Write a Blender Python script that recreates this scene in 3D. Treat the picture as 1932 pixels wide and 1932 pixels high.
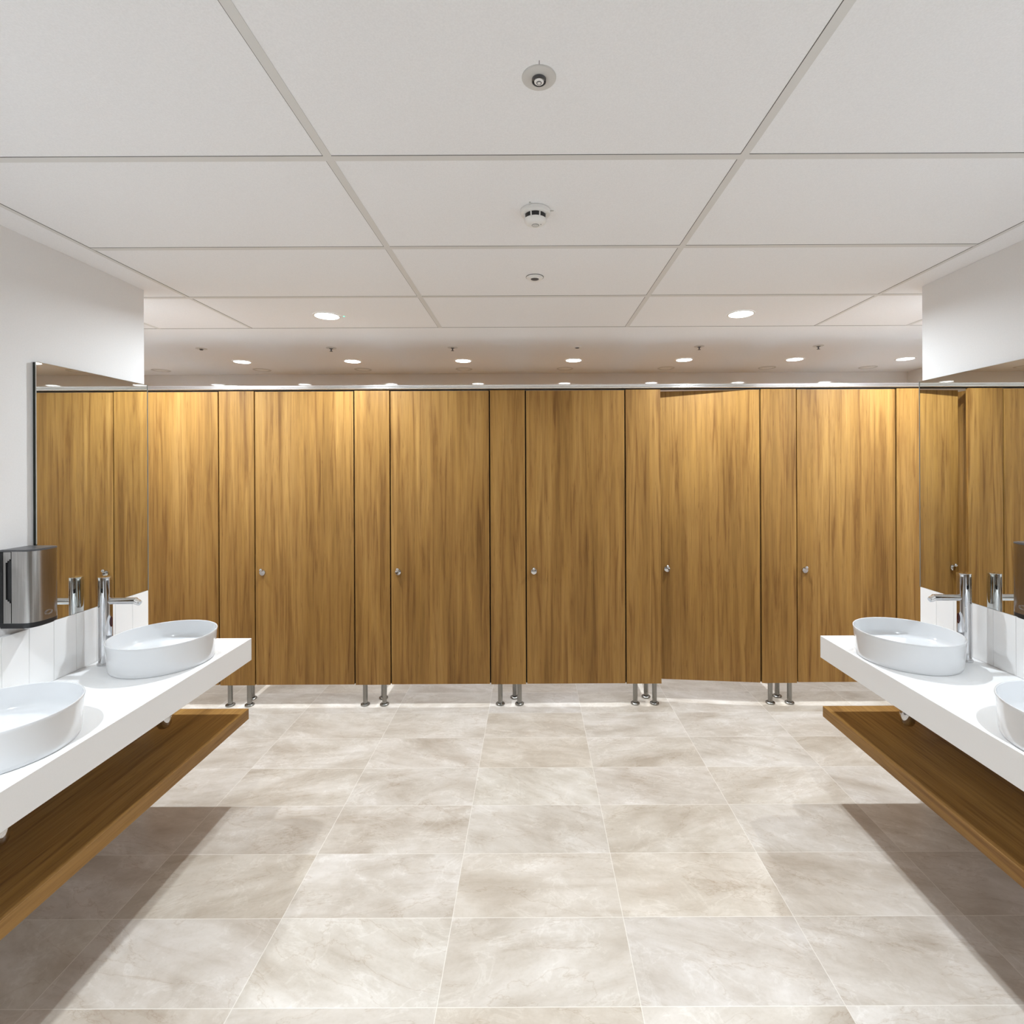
import bpy, bmesh, math, random
from mathutils import Vector, Matrix
random.seed(7)
for o in list(bpy.data.objects): bpy.data.objects.remove(o)
S = bpy.context.scene
COL = S.collection
PI = math.pi

# ------------------------------------------------------------------ camera, world, exposure
cd = bpy.data.cameras.new('camera'); cam = bpy.data.objects.new('camera', cd); COL.objects.link(cam)
cd.sensor_fit = 'HORIZONTAL'; cd.sensor_width = 36.0; cd.lens = 968/1932*36
cd.shift_x = -37/1932; cd.shift_y = -86/1932; cd.clip_start = 0.02
cam.matrix_world = Matrix.Translation((0, 0, 1.645)) @ Matrix.Rotation(PI/2, 4, 'X') @ Matrix.Rotation(-0.0045, 4, 'Z')
S.camera = cam
w = bpy.data.worlds.new('world'); S.world = w; w.use_nodes = True
w.node_tree.nodes['Background'].inputs[0].default_value = (1, .98, .95, 1)
w.node_tree.nodes['Background'].inputs[1].default_value = 0.05
S.view_settings.view_transform = 'Standard'; S.view_settings.look = 'None'
S.view_settings.gamma = 1; S.view_settings.use_curve_mapping = False
S.view_settings.exposure = 0.0
S.cycles.max_bounces = 14; S.cycles.diffuse_bounces = 8; S.cycles.glossy_bounces = 6
# lamp settings: power and beam of the ceiling downlights
P_FRONT, P_NEAR, P_STALL = 27.5, 21.5, 20.5
SPREAD = math.radians(112); SPREAD_FRONT = math.radians(165)
LIGHT_COL = (.85, .935, 1.0)

# ------------------------------------------------------------------ materials
def mat(name, col, rough=.5, metal=0, spec=.5, coat=0):
    m = bpy.data.materials.new(name); m.use_nodes = True
    b = m.node_tree.nodes['Principled BSDF']
    b.inputs['Base Color'].default_value = (*col, 1); b.inputs['Roughness'].default_value = rough
    b.inputs['Metallic'].default_value = metal; b.inputs['Specular IOR Level'].default_value = spec
    b.inputs['Coat Weight'].default_value = coat
    return m
def N(m, t, **kw):
    n = m.node_tree.nodes.new(t)
    for k, v in kw.items(): setattr(n, k, v)
    return n
def L(m, a, b): m.node_tree.links.new(a, b)
def bsdf(m): return m.node_tree.nodes['Principled BSDF']
def math_n(m, op, a, b=None, c=None):
    n = N(m, 'ShaderNodeMath', operation=op)
    for i, v in enumerate((a, b, c)):
        if v is None: continue
        if isinstance(v, (int, float)): n.inputs[i].default_value = v
        else: L(m, v, n.inputs[i])
    return n.outputs[0]
def ramp(m, fac, stops):
    r = N(m, 'ShaderNodeValToRGB'); e = r.color_ramp.elements
    while len(e) < len(stops): e.new(.5)
    for i, (p, c) in enumerate(stops):
        e[i].position = p; e[i].color = (*c, 1)
    L(m, fac, r.inputs[0]); return r.outputs[0]
def mix(m, fac, a, b, blend='MIX'):
    n = N(m, 'ShaderNodeMix', data_type='RGBA', blend_type=blend)
    if isinstance(fac, (int, float)): n.inputs[0].default_value = fac
    else: L(m, fac, n.inputs[0])
    for i, v in ((6, a), (7, b)):
        if isinstance(v, tuple): n.inputs[i].default_value = (*v, 1)
        else: L(m, v, n.inputs[i])
    return n.outputs[2]

def speckle(m, col, amt=.04, scale=400):
    tc = N(m, 'ShaderNodeTexCoord'); n = N(m, 'ShaderNodeTexNoise')
    n.inputs['Scale'].default_value = scale; n.inputs['Detail'].default_value = 3
    L(m, tc.outputs['Object'], n.inputs['Vector'])
    a = tuple(max(0, c*(1-amt)) for c in col); b = tuple(min(1, c*(1+amt)) for c in col)
    L(m, ramp(m, n.outputs[0], [(.3, a), (.7, b)]), bsdf(m).inputs['Base Color'])
    return n
def bump(m, h, strength, dist):
    b = N(m, 'ShaderNodeBump'); b.inputs['Strength'].default_value = strength; b.inputs['Distance'].default_value = dist
    L(m, h, b.inputs['Height']); L(m, b.outputs[0], bsdf(m).inputs['Normal'])

WHITE = (.80, .795, .78)
dark_wall = mat('unseen_wall_dark', (.22, .20, .18), .6)  # unseen wall, tone darkened to deepen chrome reflections and cut ambient light
paint = mat('wall_paint', WHITE, .6); n = speckle(paint, (.785, .785, .79), .015, 180); bump(paint, n.outputs[0], .15, .0006)
plaster = mat('ceiling_board', WHITE, .75); n = speckle(plaster, (.83, .835, .85), .03, 260); bump(plaster, n.outputs[0], .3, .001)
tee_m = mat('ceiling_tee_paint', (.67, .665, .65), .5)
gap_m = mat('shadow_gap_dark', (.10, .095, .09), .9)
gloss_panel = mat('back_wall_gloss_panel', (.74, .72, .70), .06, 0, .9, 1.0)
counter_m = mat('white_solid_surface', (.81, .81, .81), .32); speckle(counter_m, (.81, .81, .81), .015, 500)
ceramic = mat('white_ceramic', (.69, .70, .715), .12, 0, .5, .6)
tile_m = mat('white_glazed_tile', (.86, .855, .85), .22)
grout_m = mat('splash_grout', (.62, .61, .6), .8)
chrome = mat('polished_chrome', (.64, .645, .66), .04, 1)
rail_m = mat('satin_aluminium_rail', (.86, .86, .86), .12, 1)
mirror_m = mat('mirror_silver', (.90, .92, .89), .0, 1)
edge_m = mat('mirror_edge_dark', (.012, .016, .012), .25)
edge2_m = mat('mirror_edge_grey', (.16, .17, .16), .3)
black_p = mat('black_plastic', (.012, .012, .013), .3)
dark_p = mat('dark_grey_plastic', (.08, .08, .085), .35)
white_p = mat('white_plastic', (.80, .79, .77), .4)
grey_p = mat('pale_grey_plate', (.60, .59, .57), .45)
red_s = mat('sensor_window_red', (.035, .004, .006), .08)

def brushed(name, col, rough, axis):
    m = mat(name, col, rough, 1)
    tc = N(m, 'ShaderNodeTexCoord'); mp = N(m, 'ShaderNodeMapping')
    sc = [900, 900, 900]; sc[axis] = 8; mp.inputs['Scale'].default_value = sc
    n = N(m, 'ShaderNodeTexNoise'); n.inputs['Scale'].default_value = 1; n.inputs['Detail'].default_value = 2
    L(m, tc.outputs['Object'], mp.inputs[0]); L(m, mp.outputs[0], n.inputs['Vector'])
    L(m, ramp(m, n.outputs[0], [(.3, tuple(c*.8 for c in col)), (.7, tuple(min(1, c*1.1) for c in col))]), bsdf(m).inputs['Base Color'])
    return m
steel = brushed('brushed_steel', (.43, .415, .40), .24, 2)
leg_m = brushed('satin_steel_leg', (.29, .28, .26), .27, 2)

def wood(name, axis, dark=1.0, warm=1.0):
    m = mat(name, (.3, .16, .05), .42, 0, .25)
    tc = N(m, 'ShaderNodeTexCoord'); oi = N(m, 'ShaderNodeObjectInfo')
    r = math_n(m, 'MULTIPLY', oi.outputs['Random'], 37.0)
    cmb = N(m, 'ShaderNodeCombineXYZ')
    for i in range(3): L(m, r, cmb.inputs[i])
    add = N(m, 'ShaderNodeVectorMath', operation='ADD'); L(m, tc.outputs['Object'], add.inputs[0]); L(m, cmb.outputs[0], add.inputs[1])
    def nz(scales, detail, rough, dist=0):
        mp = N(m, 'ShaderNodeMapping'); mp.inputs['Scale'].default_value = scales
        n = N(m, 'ShaderNodeTexNoise'); n.inputs['Scale'].default_value = 1; n.inputs['Detail'].default_value = detail
        n.inputs['Roughness'].default_value = rough; n.inputs['Distortion'].default_value = dist
        L(m, add.outputs[0], mp.inputs[0]); L(m, mp.outputs[0], n.inputs['Vector']); return n.outputs[0]
    def sc(a, b):
        s = [a, a, a]; s[axis] = b; return s
    broad = nz(sc(9, .5), 4, .6, .4)
    mid = nz(sc(34, 1.3), 4, .6, .9)
    fine = nz(sc(140, 4.5), 4, .6, .3)
    pore = nz(sc(150, 9), 2, .5)
    d = dark
    c1 = ramp(m, broad, [(.32, (.240*d, .122*d, .031*d)), (.50, (.325*d, .170*d, .046*d)), (.68, (.40*d, .222*d, .066*d))])
    c2 = ramp(m, mid, [(.31, (.55, .47, .40)), (.42, (.86, .81, .76)), (.50, (1, 1, 1)), (.66, (1.16, 1.17, 1.10))])
    c3 = ramp(m, fine, [(.30, (.84, .82, .79)), (.52, (1, 1, 1)), (.74, (1.07, 1.07, 1.07))])
    c4 = ramp(m, pore, [(.25, (.72, .68, .62)), (.33, (1, 1, 1))])
    c = mix(m, 1.0, mix(m, 1.0, mix(m, .85, c1, c2, 'MULTIPLY'), c3, 'MULTIPLY'), c4, 'MULTIPLY')
    L(m, c, bsdf(m).inputs['Base Color'])
    L(m, ramp(m, fine, [(.3, (.48,)*3), (.7, (.38,)*3)]), bsdf(m).inputs['Roughness'])
    return m
wood_v = wood('walnut_laminate_upright', 2, .87)
wood_y = wood('walnut_laminate_shelf', 1, .85)
gap_shade = mat('gap_shade_black', (.008, .006, .005), .8)  # black stands in for shade in the door gaps and under the rail

def floor_material():
    m = mat('beige_stone_tile', (.6, .55, .5), .34, 0, .4)
    tc = N(m, 'ShaderNodeTexCoord'); sp = N(m, 'ShaderNodeSeparateXYZ'); L(m, tc.outputs['Object'], sp.inputs[0])
    u = math_n(m, 'DIVIDE', math_n(m, 'ADD', sp.outputs[0], .296+6.22), .6220)
    v = math_n(m, 'DIVIDE', math_n(m, 'ADD', sp.outputs[1], -1.5607+6.21), .3105)
    iu, iv = math_n(m, 'FLOOR', u), math_n(m, 'FLOOR', v)
    fu, fv = math_n(m, 'FRACT', u), math_n(m, 'FRACT', v)
    def edge(f, wd):
        return math_n(m, 'LESS_THAN', math_n(m, 'MINIMUM', f, math_n(m, 'SUBTRACT', 1.0, f)), wd)
    grout = math_n(m, 'MAXIMUM', edge(fu, .0022), edge(fv, .0042))
    cid = N(m, 'ShaderNodeCombineXYZ'); L(m, iu, cid.inputs[0]); L(m, iv, cid.inputs[1])
    wn = N(m, 'ShaderNodeTexWhiteNoise', noise_dimensions='2D'); L(m, cid.outputs[0], wn.inputs['Vector'])
    off = N(m, 'ShaderNodeVectorMath', operation='SCALE'); L(m, wn.outputs['Color'], off.inputs[0]); off.inputs[3].default_value = 25
    p = N(m, 'ShaderNodeVectorMath', operation='ADD'); L(m, tc.outputs['Object'], p.inputs[0]); L(m, off.outputs[0], p.inputs[1])
    rot = N(m, 'ShaderNodeMapping'); L(m, p.outputs[0], rot.inputs[0])
    ang = N(m, 'ShaderNodeCombineXYZ'); L(m, math_n(m, 'MULTIPLY_ADD', wn.outputs['Value'], .9, -.35), ang.inputs[2]); L(m, ang.outputs[0], rot.inputs['Rotation'])
    def nz(s, det, rg, dist):
        mp = N(m, 'ShaderNodeMapping'); mp.inputs['Scale'].default_value = s; L(m, rot.outputs[0], mp.inputs[0])
        n = N(m, 'ShaderNodeTexNoise'); n.inputs['Scale'].default_value = 1; n.inputs['Detail'].default_value = det
        n.inputs['Roughness'].default_value = rg; n.inputs['Distortion'].default_value = dist
        L(m, mp.outputs[0], n.inputs['Vector']); return n.outputs[0]
    cloud = nz((2.6, 5.0, 1), 7, .62, .35)
    streak = nz((2.6, 14, 1), 6, .6, .45)
    vein = nz((1.9, 5.5, 1), 8, .55, .5)
    spots = nz((70, 70, 1), 3, .6, 0)
    c1 = ramp(m, cloud, [(.30, (.415, .36, .30)), (.48, (.53, .482, .425)), (.68, (.645, .605, .56))])
    c2 = ramp(m, streak, [(.28, (.84, .80, .76)), (.42, (.96, .95, .94)), (.62, (1.03, 1.03, 1.03))])
    v_abs = math_n(m, 'ABSOLUTE', math_n(m, 'SUBTRACT', vein, .5))
    c3 = ramp(m, v_abs, [(.0, (.78, .72, .66)), (.003, (.95, .93, .91)), (.012, (1, 1, 1))])
    vein2 = nz((6, 8, 1), 8, .62, .6)
    w_abs = math_n(m, 'ABSOLUTE', math_n(m, 'SUBTRACT', vein2, .56))
    c4 = ramp(m, w_abs, [(.0, (1.10, 1.12, 1.14)), (.03, (1, 1, 1))])
    c5 = ramp(m, spots, [(.28, (.93, .92, .90)), (.5, (1, 1, 1))])
    c = c1
    for q, f in ((c2, .9), (c3, .7), (c4, .9), (c5, .7)): c = mix(m, f, c, q, 'MULTIPLY')
    tint = ramp(m, wn.outputs['Value'], [(0, (.93, .90, .86)), (.3, (1.0, .99, .99)), (.5, (1.0, .965, .92)), (.75, (.97, .96, .97)), (1, (1.05, 1.05, 1.03))])
    c = mix(m, 1.0, c, tint, 'MULTIPLY')
    c = mix(m, math_n(m, 'MULTIPLY', grout, .65), c, (.74, .70, .64))
    L(m, c, bsdf(m).inputs['Base Color'])
    return m
floor_m = floor_material()

def emit(name, col, s):
    m = bpy.data.materials.new(name); m.use_nodes = True; nt = m.node_tree; nt.nodes.clear()
    e = nt.nodes.new('ShaderNodeEmission'); e.inputs[0].default_value = (*col, 1); e.inputs[1].default_value = s
    o = nt.nodes.new('ShaderNodeOutputMaterial'); nt.links.new(e.outputs[0], o.inputs[0]); return m
lens_m = emit('lit_downlight_lens', (.96, .98, 1), 14)
led_m = emit('green_led', (.15, 1, .6), 2.2)

# ------------------------------------------------------------------ mesh helpers
def box(bm, x0, x1, y0, y1, z0, z1):
    v = [bm.verts.new((x, y, z)) for x in (x0, x1) for y in (y0, y1) for z in (z0, z1)]
    for f in ((0, 1, 3, 2), (4, 6, 7, 5), (0, 4, 5, 1), (2, 3, 7, 6), (0, 2, 6, 4), (1, 5, 7, 3)):
        bm.faces.new([v[i] for i in f])
def frame_from(d):
    d = Vector(d).normalized(); up = Vector((0, 0, 1)) if abs(d.z) < .9 else Vector((1, 0, 0))
    a = d.cross(up).normalized(); return a, a.cross(d).normalized(), d
def cyl(bm, p0, p1, r0, r1=None, n=32, cap=True):
    r1 = r0 if r1 is None else r1
    p0, p1 = Vector(p0), Vector(p1); a, b, d = frame_from(p1-p0)
    R = []
    for p, r in ((p0, r0), (p1, r1)):
        R.append([bm.verts.new(p+a*math.cos(2*PI*i/n)*r+b*math.sin(2*PI*i/n)*r) for i in range(n)])
    for i in range(n): bm.faces.new((R[0][i], R[0][(i+1) % n], R[1][(i+1) % n], R[1][i]))
    if cap: bm.faces.new(R[0][::-1]); bm.faces.new(R[1])
def lathe(bm, prof, n=48, center=(0, 0, 0), axis='Z', a0=0, a1=2*PI):
    full = abs(a1-a0-2*PI) < 1e-6; m = n if full else n+1
    rings = []
    for r, z in prof:
        if r < 1e-6: rings.append([bm.verts.new((center[0], center[1], center[2]+z))]); continue
        rings.append([bm.verts.new((center[0]+r*math.cos(a0+(a1-a0)*i/n), center[1]+r*math.sin(a0+(a1-a0)*i/n), center[2]+z)) for i in range(m)])
    for A, B in zip(rings, rings[1:]):
        for i in range(n):
            j = (i+1) % m
            if len(A) == 1 and len(B) == 1: continue
            if len(A) == 1: bm.faces.new((A[0], B[i], B[j]))
            elif len(B) == 1: bm.faces.new((A[i], A[j], B[0]))
            else: bm.faces.new((A[i], A[j], B[j], B[i]))
def sweep(bm, pts, r, n=20):
    pts = [Vector(p) for p in pts]; rings = []; prev = None
    for i, p in enumerate(pts):
        d = (pts[min(i+1, len(pts)-1)]-pts[max(i-1, 0)]).normalized()
        if prev is None: a, b, _ = frame_from(d)
        else:
            a = (prev-d*prev.dot(d)).normalized(); b = d.cross(a).normalized()
        prev = a
        rings.append([bm.verts.new(p+a*math.cos(2*PI*k/n)*r+b*math.sin(2*PI*k/n)*r) for k in range(n)])
    for A, B in zip(rings, rings[1:]):
        for k in range(n): bm.faces.new((A[k], A[(k+1) % n], B[(k+1) % n], B[k]))
    bm.faces.new(rings[0][::-1]); bm.faces.new(rings[-1])
def prism(bm, poly, z0, z1):
    A = [bm.verts.new((x, y, z0)) for x, y in poly]; B = [bm.verts.new((x, y, z1)) for x, y in poly]
    n = len(poly)
    for i in range(n): bm.faces.new((A[i], A[(i+1) % n], B[(i+1) % n], B[i]))
    bm.faces.new(A[::-1]); bm.faces.new(B)
def B(): return bmesh.new()
def obj(name, bm, m, parent=None, smooth=False, bevel=0, seg=2):
    bmesh.ops.recalc_face_normals(bm, faces=bm.faces[:])
    if bevel:
        es = [e for e in bm.edges if len(e.link_faces) == 2 and e.calc_face_angle(0) > .6]
        bmesh.ops.bevel(bm, geom=es, offset=bevel, segments=seg, affect='EDGES', profile=.5)
    me = bpy.data.meshes.new(name); bm.to_mesh(me); bm.free(); me.materials.append(m)
    if smooth:
        for p in me.polygons: p.use_smooth = True
        me.set_sharp_from_angle(angle=math.radians(38))
    o = bpy.data.objects.new(name, me); COL.objects.link(o)
    if parent is not None: o.parent = parent
    return o
def tag(o, label, cat, group=None):
    o['label'] = label; o['category'] = cat
    if group: o['group'] = group
    return o
def thing(name, label, cat, loc=(0, 0, 0), group=None, rotz=0):
    o = bpy.data.objects.new(name, None); COL.objects.link(o); o.empty_display_size = .05
    o.location = loc; o.rotation_euler = (0, 0, rotz); return tag(o, label, cat, group)
def struct(name, bm, m, parent=None, bevel=0):
    o = obj(name, bm, m, parent, bevel=bevel); o['kind'] = 'structure'; return o
def dup(root, loc, label=None, group=None, rotz=None):
    r = root.copy(); COL.objects.link(r); r.location = loc
    if rotz is not None: r.rotation_euler = (0, 0, rotz)
    if label: r['label'] = label
    if group: r['group'] = group
    for ch in list(root.children):
        c = ch.copy(); COL.objects.link(c); c.parent = r
        for g in list(ch.children):
            d = g.copy(); COL.objects.link(d); d.parent = c
    return r

# ------------------------------------------------------------------ room shell
ZC = 2.540                     # ceiling height
XL, XR = -1.945, 1.966         # vanity wall faces
FL, FR = -1.929, 1.950         # mirror / tile faces
YE = 2.578                     # end of the vanity walls
YD = 3.537                      # front face of the cubicles
YB = 4.93                      # wall behind the cubicles
SL, SR = -3.9, 3.62            # outer side walls
YN = -1.7                      # wall behind the camera
b = B(); box(b, SL-.1, SR+.1, YN-.1, YB+.1, -.06, 0); struct('floor', b, floor_m)
b = B(); box(b, SL-.1, SR+.1, YN-.1, YB+.1, ZC, ZC+.08); struct('ceiling', b, plaster)
b = B(); box(b, SL-.1, XL, YN-.1, YE, .0005, ZC-.0005); struct('wall_left', b, paint)
b = B(); box(b, XR, SR+.1, YN-.1, YE, .0005, ZC-.0005); struct('wall_right', b, paint)
b = B(); box(b, SL-.1, SL, YE, YB, .0005, ZC-.0005); struct('wall_far_left', b, paint)
b = B(); box(b, SR, SR+.1, YE, YB, .0005, ZC-.0005); struct('wall_far_right', b, paint)
b = B(); box(b, SL-.1, SR+.1, YB, YB+.1, .0005, ZC-.0005); struct('wall_back', b, gloss_panel)
b = B(); box(b, XL, XR, YN-.1, YN, .0005, ZC-.0005); struct('wall_front', b, dark_wall)

# ceiling tee grid
TX = [-.583, .617]; PX = [-1.787, 1.815]; TY = [1.486-.604*4, 1.486-.604*3, 1.486-.604*2, 1.486-.604, 1.486, 2.094, 2.700]; YT = 3.293
b = B(); g = B(); tw = .012; zt = ZC-.0012
for x in TX:
    box(b, x-tw, x+tw, YN, YT, zt, ZC+.001); box(g, x-tw-.0016, x-tw, YN, YT, ZC-.0006, ZC+.001)
for y in TY:
    segs = [(PX[0], TX[0]-tw), (TX[0]+tw, TX[1]-tw), (TX[1]+tw, PX[1])]
    if y > YE: segs += [(SL, PX[0]), (PX[1], SR)]
    for x0, x1 in segs:
        box(b, x0, x1, y-tw, y+tw, zt, ZC+.001); box(g, x0, x1, y-tw-.0018, y-tw, ZC-.0006, ZC+.001)
for x, s in ((PX[0], -1), (PX[1], 1)):
    box(g, min(x, x+s*.0035), max(x, x+s*.0035), YN, YT, ZC-.0006, ZC+.001)
    box(b, min(x+s*.0035, x+s*.022), max(x+s*.0035, x+s*.022), YN, YT, zt+.0006, ZC+.001)
for x in (-2.39, 2.42):
    box(b, x-tw, x+tw, YE+.001, YT, zt, ZC+.001); box(g, x-tw-.0016, x-tw, YE+.001, YT, ZC-.0006, ZC+.001)
box(g, SL, SR, YT, YT+.005, ZC-.0006, ZC+.001)
struct('trim_1', b, tee_m); struct('trim_2', g, gap_m)

# ------------------------------------------------------------------ vanity sides
ZK = .790                      # counter top
def side(s):
    """s=-1 left, +1 right: splash tiles, counter, shelf"""
    wx, fx = (XL, FL) if s < 0 else (XR, FR)
    front = -1.409 if s < 0 else 1.444
    sfront = -1.424 if s < 0 else 1.455
    sd = 'left' if s < 0 else 'right'
    # tiled splashback: grout bed with separate tiles in one mesh
    g = B(); box(g, min(wx, fx-s*-.0015), max(wx, fx-s*-.0015), -.30, YE, ZK+.0005, 1.030)
    bed = struct('trim_3' if s < 0 else 'trim_4', g, grout_m)
    t = B(); y = YE
    while y > -.2:
        y0 = y-.1018
        box(t, min(wx, fx), max(wx, fx), y0+.001, y-.0006 if y < YE else y, ZK+.001, 1.031); y = y0
    o = struct('tile_face', t, tile_m, bed, bevel=.0012)
    # counter slab
    c = B(); box(c, min(wx, front), max(wx, front), -.30, YE-.004, ZK-.109, ZK)
    o = obj('vanity_counter', c, counter_m, bevel=.0015)
    tag(o, 'long white wash counter with thick front edge along the %s wall' % sd, 'counter', 'white wash counters')
    sh = B(); box(sh, min(wx, sfront), max(wx, sfront), -.30, YE-.004, .385, .437)
    o = obj('wooden_shelf', sh, wood_y, bevel=.001)
    tag(o, 'long brown wooden shelf under the %s wash counter' % sd, 'shelf', 'wooden shelves under the counters')
    # mirror
    mr = thing('wall_mirror', 'frameless wall mirror above the %s wash counter' % sd, 'mirror', (0, 0, 0), 'wall mirrors')
    q = B(); box(q, min(wx, fx+s*.004), max(wx, fx+s*.004), 2.002, YE-.004, 1.035, 2.061); obj('backing', q, edge_m, mr)
    q = B(); box(q, min(fx+s*.004, fx), max(fx+s*.004, fx), 2.000, YE-.002, 1.033, 2.063); obj('mirror_glass', q, mirror_m, mr)
    q = B(); box(q, min(wx, fx-s*.001), max(wx, fx-s*.001), YE-.0019, YE+.002, 1.033, 2.063); obj('edge_strip', q, edge2_m, mr)
side(-1); side(1)

def make_basin(label, loc):
    t = thing('wash_basin', label, 'basin', loc, 'round white wash basins')
    b = B()
    prof = [(0, .0), (.150, .0), (.189, .0), (.1935, .004), (.196, .016), (.1985, .060), (.203, .112), (.2045, .121), (.2035, .1235), (.2015, .1238), (.1995, .1225),
            (.1985, .112), (.1935, .070), (.1905, .057), (.182, .049), (.165, .0455), (.10, .043), (.026, .0405), (.024, .036), (0, .036)]
    lathe(b, prof, 96); obj('bowl', b, ceramic, t, smooth=True)
    b = B(); lathe(b, [(0, .0465), (.014, .046), (.020, .0445), (.0235, .0405), (.0235, .0365), (0, .0365)], 32)
    obj('drain_plug', b, chrome, t, smooth=True)
    return t
b0 = make_basin('round white basin at the far end of the left counter, beside the tall tap', (-1.630, 2.268, ZK+.0003))
dup(b0, (-1.630, 1.560, ZK+.0003), 'round white basin cut by the left photo edge, nearer one on the left counter')
dup(b0, (1.652, 2.262, ZK+.0003), 'round white basin at the far end of the right counter, beside the tall tap')
dup(b0, (1.652, 1.532, ZK+.0003), 'round white basin cut by the right photo edge, nearer one on the right counter')

def make_tap(label, loc, rotz=0):
    """spout points along local +X"""
    t = thing('tall_tap', label, 'tap', loc, 'tall chrome taps', rotz)
    b = B(); lathe(b, [(0, 0), (.031, 0), (.031, .006), (.0275, .008), (.0275, .010), (0, .010)], 48); obj('base_ring', b, chrome, t, smooth=True)
    b = B(); lathe(b, [(0, .0095), (.026, .0095), (.026, .366), (0, .366)], 64); obj('body', b, chrome, t, smooth=True)
    b = B(); lathe(b, [(.0245, .366), (.0245, .368), (.026, .368), (.026, .380), (.025, .3815), (0, .3815)], 64); obj('top_cap', b, chrome, t, smooth=True)
    b = B(); z = .275
    cyl(b, (.015, 0, z), (.134, 0, z), .0142, n=32); sp = obj('spout', b, chrome, t, smooth=True)
    b = B(); cyl(b, (.127, 0, z+.0005), (.147, 0, z-.0085), .0140, .0125, n=28); cyl(b, (.1465, 0, z-.0083), (.1515, 0, z-.0106), .0105, n=28); obj('aerator', b, rail_m, sp, smooth=True)
    b = B()
    # oval sensor window low on the body, facing the basin
    n = 28; A = []; C = []
    for i in range(n):
        a = 2*PI*i/n; yy = .009*math.cos(a); zz = .185+.024*math.sin(a); xx = math.sqrt(.026**2-yy*yy)
        A.append(b.verts.new((xx-.0005, yy, zz))); C.append(b.verts.new((xx+.0009, yy*.93, .185+.0225*math.sin(a))))
    for i in range(n): b.faces.new((A[i], A[(i+1) % n], C[(i+1) % n], C[i]))
    b.faces.new(C); obj('sensor_window', b, red_s, t)
    return t
t0 = make_tap('tall chrome tap at the far end of the left counter behind the basin', (-1.866, 2.243, ZK+.0003))
dup(t0, (1.884, 2.238, ZK+.0003), 'tall chrome tap at the far end of the right counter behind the basin', rotz=PI)

def make_trap(label, x, y):
    t = thing('drain_trap', label, 'drain trap', (x, y, .4950), 'chrome drain traps')
    b = B(); lathe(b, [(0, 0), (.012, .001), (.022, .007), (.0275, .019), (.0285, .030), (.0285, .085), (.025, .090), (.017, .092), (0, .092)], 40); obj('cup', b, chrome, t, smooth=True)
    b = B(); cyl(b, (0, 0, .088), (0, 0, .185), .016, n=28); obj('tailpipe', b, chrome, t, smooth=True)
    s = -1 if x < 0 else 1; wx = XL if x < 0 else XR
    b = B(); cyl(b, (s*.024, 0, .068), (wx-x, 0, .068), .014, n=24); obj('waste_pipe', b, chrome, t, smooth=True)
make_trap('chrome bottle trap peeping below the left counter under its far basin', -1.630, 2.268)
make_trap('chrome bottle trap at the left photo edge under the near basin', -1.630, 1.560)
make_trap('chrome bottle trap peeping below the right counter under its far basin', 1.652, 2.262)

# soap dispensers -------------------------------------------------------
def make_soap(label, wx, s, yc):
    """local +X points away from the wall; s = +1 on the left wall"""
    t = thing('soap_dispenser', label, 'soap dispenser', (wx, yc, 1.067), 'brushed steel soap dispensers', 0 if s > 0 else PI)
    def plan(x0, x1, hw, nose, n=18):
        pts = [(x0, -hw)]
        cx = x1-nose
        for i in range(n+1):
            a = -PI/2+PI*i/n
            ca, sa = math.cos(a), math.sin(a)
            e = .72
            pts.append((cx+nose*abs(ca)**e, hw*math.copysign(abs(sa)**e, sa)))
        pts.append((x0, hw)); return pts
    b = B(); prism(b, plan(0, .018, .0600, .006), .006, .272); obj('back_plate', b, black_p, t, smooth=True)
    # side strips of the housing, notched for the finger grip
    for sg in (-1, 1):
        y0, y1 = sorted((sg*.0565, sg*.0605))
        b = B()
        for z0, z1, xa in ((.010, .088, .0575), (.088, .094, .052), (.094, .100, .045), (.100, .236, .0385), (.236, .242, .045), (.242, .248, .052), (.248, .274, .0575)):
            box(b, .018, xa-.012, y0, y1, z0, z1)
        obj('side_strip', b, steel, t)
    b = B(); prism(b, plan(.018, .0500, .0550, .004), .008, .275); obj('inner_housing', b, black_p, t, smooth=True)
    b = B(); prism(b, plan(.0485, .126, .0605, .050), .014, .275); obj('steel_cover', b, steel, t, smooth=True)
    b = B(); prism(b, plan(.0, .1265, .0610, .051), .2752, .2795); prism(b, plan(0, .120, .056, .045), .2795, .281); obj('top_cap', b, dark_p, t, smooth=True)
    b = B(); prism(b, plan(.0, .1265, .0608, .051), .000, .0138); prism(b, plan(.002, .118, .056, .045), -.006, .000); obj('base_tray', b, black_p, t, smooth=True)
    # small embossed maker's oval low on the cover
    b = B()
    for rr, zc in ((.0105, .040), (.0075, .040)):
        pts = [(.1262, rr*1.5*math.cos(2*PI*k/28), zc+rr*.8*math.sin(2*PI*k/28)) for k in range(29)]
        for p, q in zip(pts, pts[1:]): cyl(b, p, q, .0005, n=6)
    obj('embossed_mark', b, steel, t)
    return t
make_soap('brushed steel soap dispenser with black edges on the left wall', XL, 1, 1.930)
make_soap('brushed steel soap dispenser cut by the right photo edge', XR, -1, 1.925)

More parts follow.
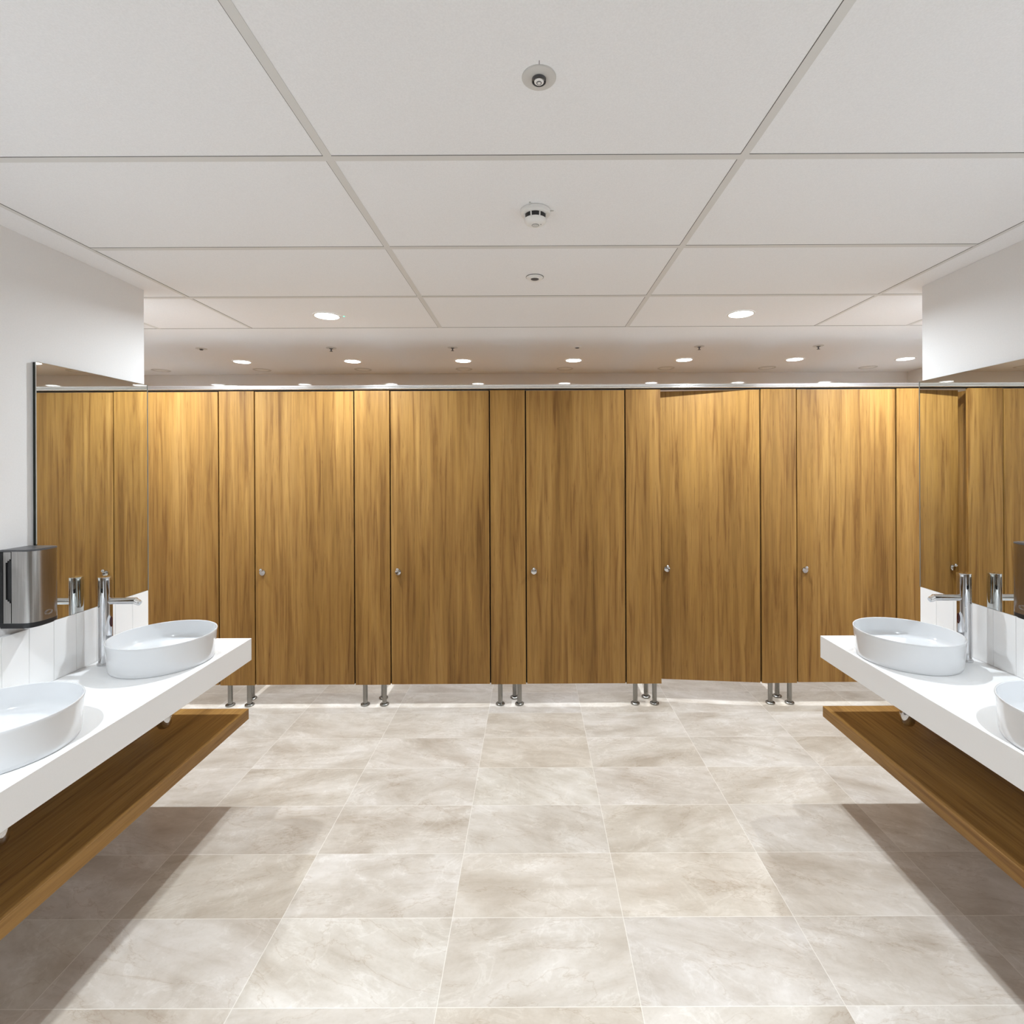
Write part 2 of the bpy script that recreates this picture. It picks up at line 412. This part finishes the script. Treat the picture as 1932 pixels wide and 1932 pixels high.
# ------------------------------------------------------------------ cubicles
ZD0, ZD1 = .1440, 2.1715
TH = .019
pitch = .9346
pil_x = [-2.969+pitch*i for i in range(7)]            # pilaster centres
PW = .2395; DW = pitch-PW-.018
def make_leg_bm(z1): 
    b = B(); cyl(b, (0, 0, .004), (0, 0, z1), .0155, n=28); return b
def make_flange_bm():
    b = B(); lathe(b, [(0, 0), (.031, 0), (.0315, .003), (.0305, .008), (.026, .011), (.0165, .012), (0, .012)], 40); return b
def add_leg(parent, x, y):
    l = obj('leg', make_leg_bm(ZD0+.002), leg_m, parent, smooth=True); l.location = (x, y, 0)
    f = obj('foot_flange', make_flange_bm(), leg_m, l, smooth=True); return l
where = ['hidden behind the left mirror wall', 'above the end of the left counter', 'third from the left mirror side', 'just left of the centre door',
         'just right of the centre door, beside the ajar door', 'right of the ajar door', 'at the right beside the mirror wall']
for i, x in enumerate(pil_x):
    t = thing('cubicle_pilaster', 'narrow wood panel on steel legs '+where[i], 'cubicle panel', (x, YD, 0), 'narrow wood panels between the cubicle doors')
    b = B(); box(b, -PW/2, PW/2, 0, TH, ZD0, ZD1); p = obj('panel', b, wood_v, t, bevel=.0008)
    for dx in ((-.059, .074)): add_leg(t, dx, .0095+.006)
    for sg in (-1, 1):
        if i == 4 and sg == 1: continue
        b = B(); x0, x1 = sorted((sg*(PW/2-.012), sg*(PW/2+.022))); box(b, x0, x1, TH+.0065, TH+.017, ZD0, ZD1); obj('gap_shade_stop', b, gap_shade, t)  # stop strip blacked so door gaps look shaded, also blocks leaking light
def make_door(label, x, rot=0, yoff=0):
    """origin on the hinge (right) edge"""
    t = thing('cubicle_door', label, 'door', (x, YD+yoff, 0), 'wooden cubicle doors', rot)
    b = B(); box(b, -DW, 0, 0, TH, ZD0+.003, ZD1-.004); obj('panel', b, wood_v, t, bevel=.0008)
    k = B(); xk = -DW+.049; zk = .931
    cyl(k, (xk, .001, zk-.009), (xk, -.010, zk-.009), .0200, n=36); kn = obj('lock_rosette', k, chrome, t, smooth=True, bevel=.0015)
    k = B(); cyl(k, (xk, -.009, zk+.003), (xk, -.018, zk+.009), .006, n=20)
    lathe(k, [(0, -.012), (.006, -.0105), (.0105, -.006), (.012, 0), (.0105, .006), (.006, .0105), (0, .012)], 28, (xk, -.026, zk+.012)); obj('knob', k, chrome, t, smooth=True)
    return t
dl = ['wooden cubicle door at the far left beside the left mirror', 'wooden cubicle door at left rising behind the end of the left counter', 'closed wooden cubicle door left of the darker centre door',
      'darker closed wooden cubicle door in the centre of the row', 'wooden cubicle door standing slightly ajar with shadow along its top', 'wooden cubicle door at right between the ajar door and the right mirror', 'wooden cubicle door out at the far right behind the right mirror wall']
for i in range(6):
    hx = pil_x[i+1]-PW/2-.009
    if i == 4: make_door(dl[i], hx-.003, -math.radians(6.0), .001)
    elif i == 5: make_door(dl[i], hx, 0, .0045)
    else: make_door(dl[i], hx)
HL = pil_x[6]+pitch-PW/2-.009; make_door(dl[6], HL)
t = thing('cubicle_pilaster', 'narrow wood strip against the outer right wall', 'cubicle panel', (HL+.008, YD, 0), 'narrow wood panels between the cubicle doors')
b = B(); box(b, 0, SR-HL-.009, 0, TH, ZD0, ZD1); obj('panel', b, wood_v, t)
t = thing('cubicle_pilaster', 'wide wood panel against the outer left wall', 'cubicle panel', (SL, YD, 0), 'narrow wood panels between the cubicle doors')
b = B(); box(b, .001, pil_x[0]-PW/2-.009-SL, 0, TH, ZD0, ZD1); obj('panel', b, wood_v, t); add_leg(t, .5, .0155)
for i, x in enumerate(pil_x):
    t = thing('cubicle_partition', 'dividing wall behind the narrow panel '+where[i], 'partition', (x+.038, YD+.038, 0), 'partitions between the cubicles')
    b = B(); box(b, -.009, .009, 0, YB-YD-.040, ZD0, ZD1-.002); obj('panel', b, wood_v, t)
    add_leg(t, 0, .080); add_leg(t, 0, 1.25)
# head rail: hollow chrome channel above the fronts
t = thing('head_rail', 'long satin metal head rail along the top of the cubicle fronts', 'rail', (0, YD, ZD1+.008))
b = B()
prof = [(.024, .0), (-.008, .0), (-.0105, .002)]
for k in range(9): a = -PI/2+PI*k/8; prof.append((-.008-.006*math.cos(a), .009+.006*math.sin(a)))
prof += [(-.009, .016), (-.009, .019)]
for k in range(7): a = -PI/2+PI*k/6; prof.append((-.009-.005*math.cos(a), .025+.005*math.sin(a)))
prof += [(.018, .030), (.024, .026)]
A = [b.verts.new((SL+.001, y, z)) for y, z in prof]; C = [b.verts.new((SR-.001, y, z)) for y, z in prof]
for i in range(len(prof)): b.faces.new((A[i], A[(i+1) % len(prof)], C[(i+1) % len(prof)], C[i]))
b.faces.new(A[::-1]); b.faces.new(C); obj('rail_channel', b, rail_m, t, smooth=True)
b = B(); box(b, SL+.001, SR-.001, .004, .020, -.0075, 0); obj('slot_shade_strip', b, gap_shade, t)  # black strip added as the shaded slot between rail and panels

# ------------------------------------------------------------------ ceiling fittings
def add_lamp(parent, power, size, spread=SPREAD):
    ld = bpy.data.lights.new('downlight_glow', 'AREA'); ld.shape = 'DISK'; ld.size = size; ld.energy = power
    ld.color = LIGHT_COL; ld.spread = spread
    o = bpy.data.objects.new('downlight_glow', ld); COL.objects.link(o); o.parent = parent; o.location = (0, 0, -.0065)
    return o
def make_downlight(label, x, y, power, r=.068, size=.06, grp='ceiling downlights', spread=SPREAD):
    t = thing('downlight', label, 'ceiling light', (x, y, ZC), grp)
    b = B(); lathe(b, [(r, -.0025), (r, -.004), (r+.006, -.0045), (r+.011, -.003), (r+.012, -.0003)], 56); obj('trim_ring', b, white_p, t, smooth=True)
    b = B(); lathe(b, [(0, -.0035), (r*.85, -.0033), (r+.0002, -.0025), (r+.0002, -.0008), (0, -.0008)], 56); obj('lens', b, lens_m, t, smooth=True)
    add_lamp(t, power, size, spread); return t
GF = 'round downlights in front of the cubicles'; GS = 'round downlights inside the cubicles'
make_downlight('large lit downlight at left, green indicator beside it', -1.205, 3.03, P_FRONT, grp=GF, spread=SPREAD_FRONT)
make_downlight('large lit downlight at right in front of the cubicles', 1.240, 3.03, P_FRONT, grp=GF, spread=SPREAD_FRONT)
make_downlight('downlight in the passage behind the left mirror wall', -2.40, 3.03, P_FRONT, grp=GF, spread=SPREAD_FRONT)
make_downlight('downlight in the passage behind the right mirror wall', 2.44, 3.03, P_FRONT, grp=GF, spread=SPREAD_FRONT)
for s in (-1, 1):
    sd = 'left' if s < 0 else 'right'
    make_downlight('downlight above the near part of the %s counter, out of frame' % sd, s*1.36, .60, P_NEAR, grp='downlights over the wash area')
    make_downlight('downlight behind the camera on the %s side' % sd, s*1.30, -1.1, P_NEAR*.7, grp='downlights over the wash area')
sx = [-3.373+.933*i for i in range(8)]
SLAB = ['hidden outer left cubicle', 'first cubicle seen from the left', 'second cubicle seen from the left', 'third cubicle seen from the left', 'fourth cubicle seen from the left, right of centre', 'fifth cubicle seen from the left, behind the ajar door', 'sixth cubicle seen from the left', 'last cubicle at the right mirror wall']
for i, x in enumerate(sx):
    make_downlight('small lit downlight over the '+SLAB[i], x, 4.33, P_STALL, r=.064, size=.11, grp=GS)
# small green indicator
t = thing('indicator_light', 'tiny glowing green indicator beside the left large downlight', 'indicator light', (-1.104, 3.03, ZC))
b = B(); lathe(b, [(0, -.004), (.006, -.004), (.010, -.002), (.011, 0)], 24); obj('bezel', b, white_p, t, smooth=True)
b = B(); lathe(b, [(0, -.0065), (.004, -.006), (.0058, -.0042), (0, -.0042)], 20); obj('led', b, led_m, t, smooth=True)
# concealed sprinkler, detector and sensor on the centre line
t = thing('sprinkler_head', 'sprinkler in a round grey plate nearest the camera on the ceiling', 'sprinkler', (.021, 1.181, ZC))
b = B(); lathe(b, [(0, -.0008), (.0155, -.0008), (.0158, -.004), (.028, -.0038), (.038, -.0028), (.0395, -.001), (.0395, 0)], 56); obj('cover_plate', b, grey_p, t, smooth=True)
b = B(); lathe(b, [(.0162, -.003), (.0162, -.010), (.0145, -.010), (.0145, -.003)], 40); obj('cup_ring', b, dark_p, t, smooth=True)
b = B(); lathe(b, [(0, -.0135), (.003, -.014), (.004, -.0125), (.0095, -.012), (.0112, -.0105), (.0112, -.0095), (0, -.0095)], 32); de = obj('deflector', b, white_p, t, smooth=True)
b = B()
for a in (0, 2*PI/3, 4*PI/3):
    a += PI/2; cyl(b, (.009*math.cos(a), .009*math.sin(a), -.003), (.009*math.cos(a), .009*math.sin(a), -.0098), .0017, n=10)
obj('strut', b, white_p, de)
b = B(); lathe(b, [(.0045, -.0130), (.0052, -.0136), (.0060, -.0130), (.0060, -.012), (.0045, -.012)], 24); obj('nozzle', b, dark_p, de)
b = B(); box(b, -.0007, .0007, -.050, -.0395, -.0006, 0); obj('tab', b, dark_p, t)

t = thing('smoke_detector', 'white domed smoke detector with black slots in mid ceiling', 'smoke detector', (.017, 1.795, ZC))
b = B(); lathe(b, [(0, -.001), (.052, -.001), (.0525, -.008), (.051, -.014), (.045, -.0165), (.0405, -.018), (0, -.018)], 64); obj('base', b, white_p, t, smooth=True)
b = B(); lathe(b, [(.0378, -.0175), (.0378, -.037), (0, -.037)], 56); obj('vent_core', b, black_p, t, smooth=True)
for k in range(8):
    a = 2*PI*(k+.5)/8; c, s_ = math.cos(a), math.sin(a)
    b = B(); cyl(b, (.0400*c, .0400*s_, -.0165), (.0380*c, .0380*s_, -.038), .0023, n=10); obj('vent_rib', b, white_p, t)
b = B(); lathe(b, [(.0395, -.0335), (.038, -.039), (.033, -.0455), (.022, -.0505), (.010, -.052), (0, -.052)], 56); dm = obj('dome', b, white_p, t, smooth=True)
b = B(); lathe(b, [(0, -.0535), (.006, -.053), (.0075, -.0515), (.0095, -.0515), (.0100, -.0535), (.0112, -.0535), (.0112, -.0505), (0, -.0505)], 28); obj('test_lens', b, grey_p, dm, smooth=True)
b = B(); lathe(b, [(.0118, -.0505), (.0118, -.0524), (.0126, -.0524), (.0126, -.0505)], 28); obj('ring_groove', b, dark_p, dm)
b = B(); cyl(b, (.019, -.006, -.050), (.019, -.006, -.0522), .0014, n=10); obj('led', b, dark_p, dm)
b = B(); box(b, .052, .064, -.002, .000, -.003, 0); obj('locking_tab', b, grey_p, t)
b = B(); box(b, -.022, -.016, -.060, -.048, -.004, 0); obj('locking_tab', b, grey_p, t)

t = thing('motion_sensor', 'small white round sensor with grey eye beyond the smoke detector', 'sensor', (.019, 2.425, ZC))
b = B(); lathe(b, [(.0190, -.009), (.021, -.0115), (.030, -.0115), (.0345, -.009), (.0355, -.005), (.0365, -.0045), (.0400, -.003), (.0400, 0)], 56); obj('bezel', b, white_p, t, smooth=True)
b = B(); lathe(b, [(0, -.0145), (.010, -.014), (.017, -.012), (.0195, -.0095), (0, -.0095)], 36); obj('eye', b, dark_p, t, smooth=True)

b = B(); lathe(b, [(.0402, 0), (.0402, -.0024), (.0418, -.0024), (.0418, 0)], 56); obj('shadow_ring', b, dark_p, t)

# sprinklers / sensors over the cubicles
hx = [-2.474, -1.500, -.589, .346, 1.262, 2.156]
hk = [0, 1, 1, 2, 1, 1]
hlab = ['shallow round plate', 'small sprinkler', 'small sprinkler', 'small round sensor', 'small sprinkler', 'small sprinkler']
for i, x in enumerate(hx):
    lab = hlab[i]+' above the '+SLAB[i+1]
    if hk[i] == 2:
        t = thing('motion_sensor', lab, 'sensor', (x, 3.85, ZC))
        b = B(); lathe(b, [(.018, -.007), (.028, -.007), (.036, -.003), (.037, 0)], 40); obj('bezel', b, white_p, t, smooth=True)
        b = B(); lathe(b, [(0, -.012), (.012, -.011), (.0185, -.006), (0, -.006)], 28); obj('eye', b, dark_p, t, smooth=True)
    else:
        t = thing('sprinkler_head', lab, 'sprinkler', (x, 3.85, ZC), 'sprinklers over the cubicles')
        b = B(); lathe(b, [(.014, -.004), (.030, -.0038), (.038, -.002), (.0385, 0)], 40); obj('cover_plate', b, grey_p, t, smooth=True)
        dz = .012 if hk[i] == 0 else .026
        b = B(); lathe(b, [(0, -dz), (.011, -dz), (.011, -dz+.002), (.004, -dz+.003), (.006, -.008), (.0142, -.006), (.0142, -.003), (0, -.003)], 28); obj('deflector', b, dark_p, t, smooth=True)
vx = [-3.39+.925*i for i in range(8)]
for i, x in enumerate(vx):
    t = thing('ceiling_vent', 'flush round vent at the back of the ceiling, '+['behind the left mirror wall', 'second from the left', 'third from the left', 'fourth from the left', 'right of centre', 'above the ajar door', 'third from the right edge', 'nearest the right mirror wall'][i], 'vent', (x, 4.70, ZC), 'round vents at the back of the cubicle ceiling')
    b = B(); lathe(b, [(.060, -.0005), (.060, -.003), (.075, -.003), (.077, -.0005)], 44); obj('rim', b, grey_p, t, smooth=True)
    b = B(); lathe(b, [(0, -.004), (.050, -.004), (.054, -.002), (.054, -.0005), (0, -.0005)], 44); obj('disc', b, white_p, t, smooth=True)
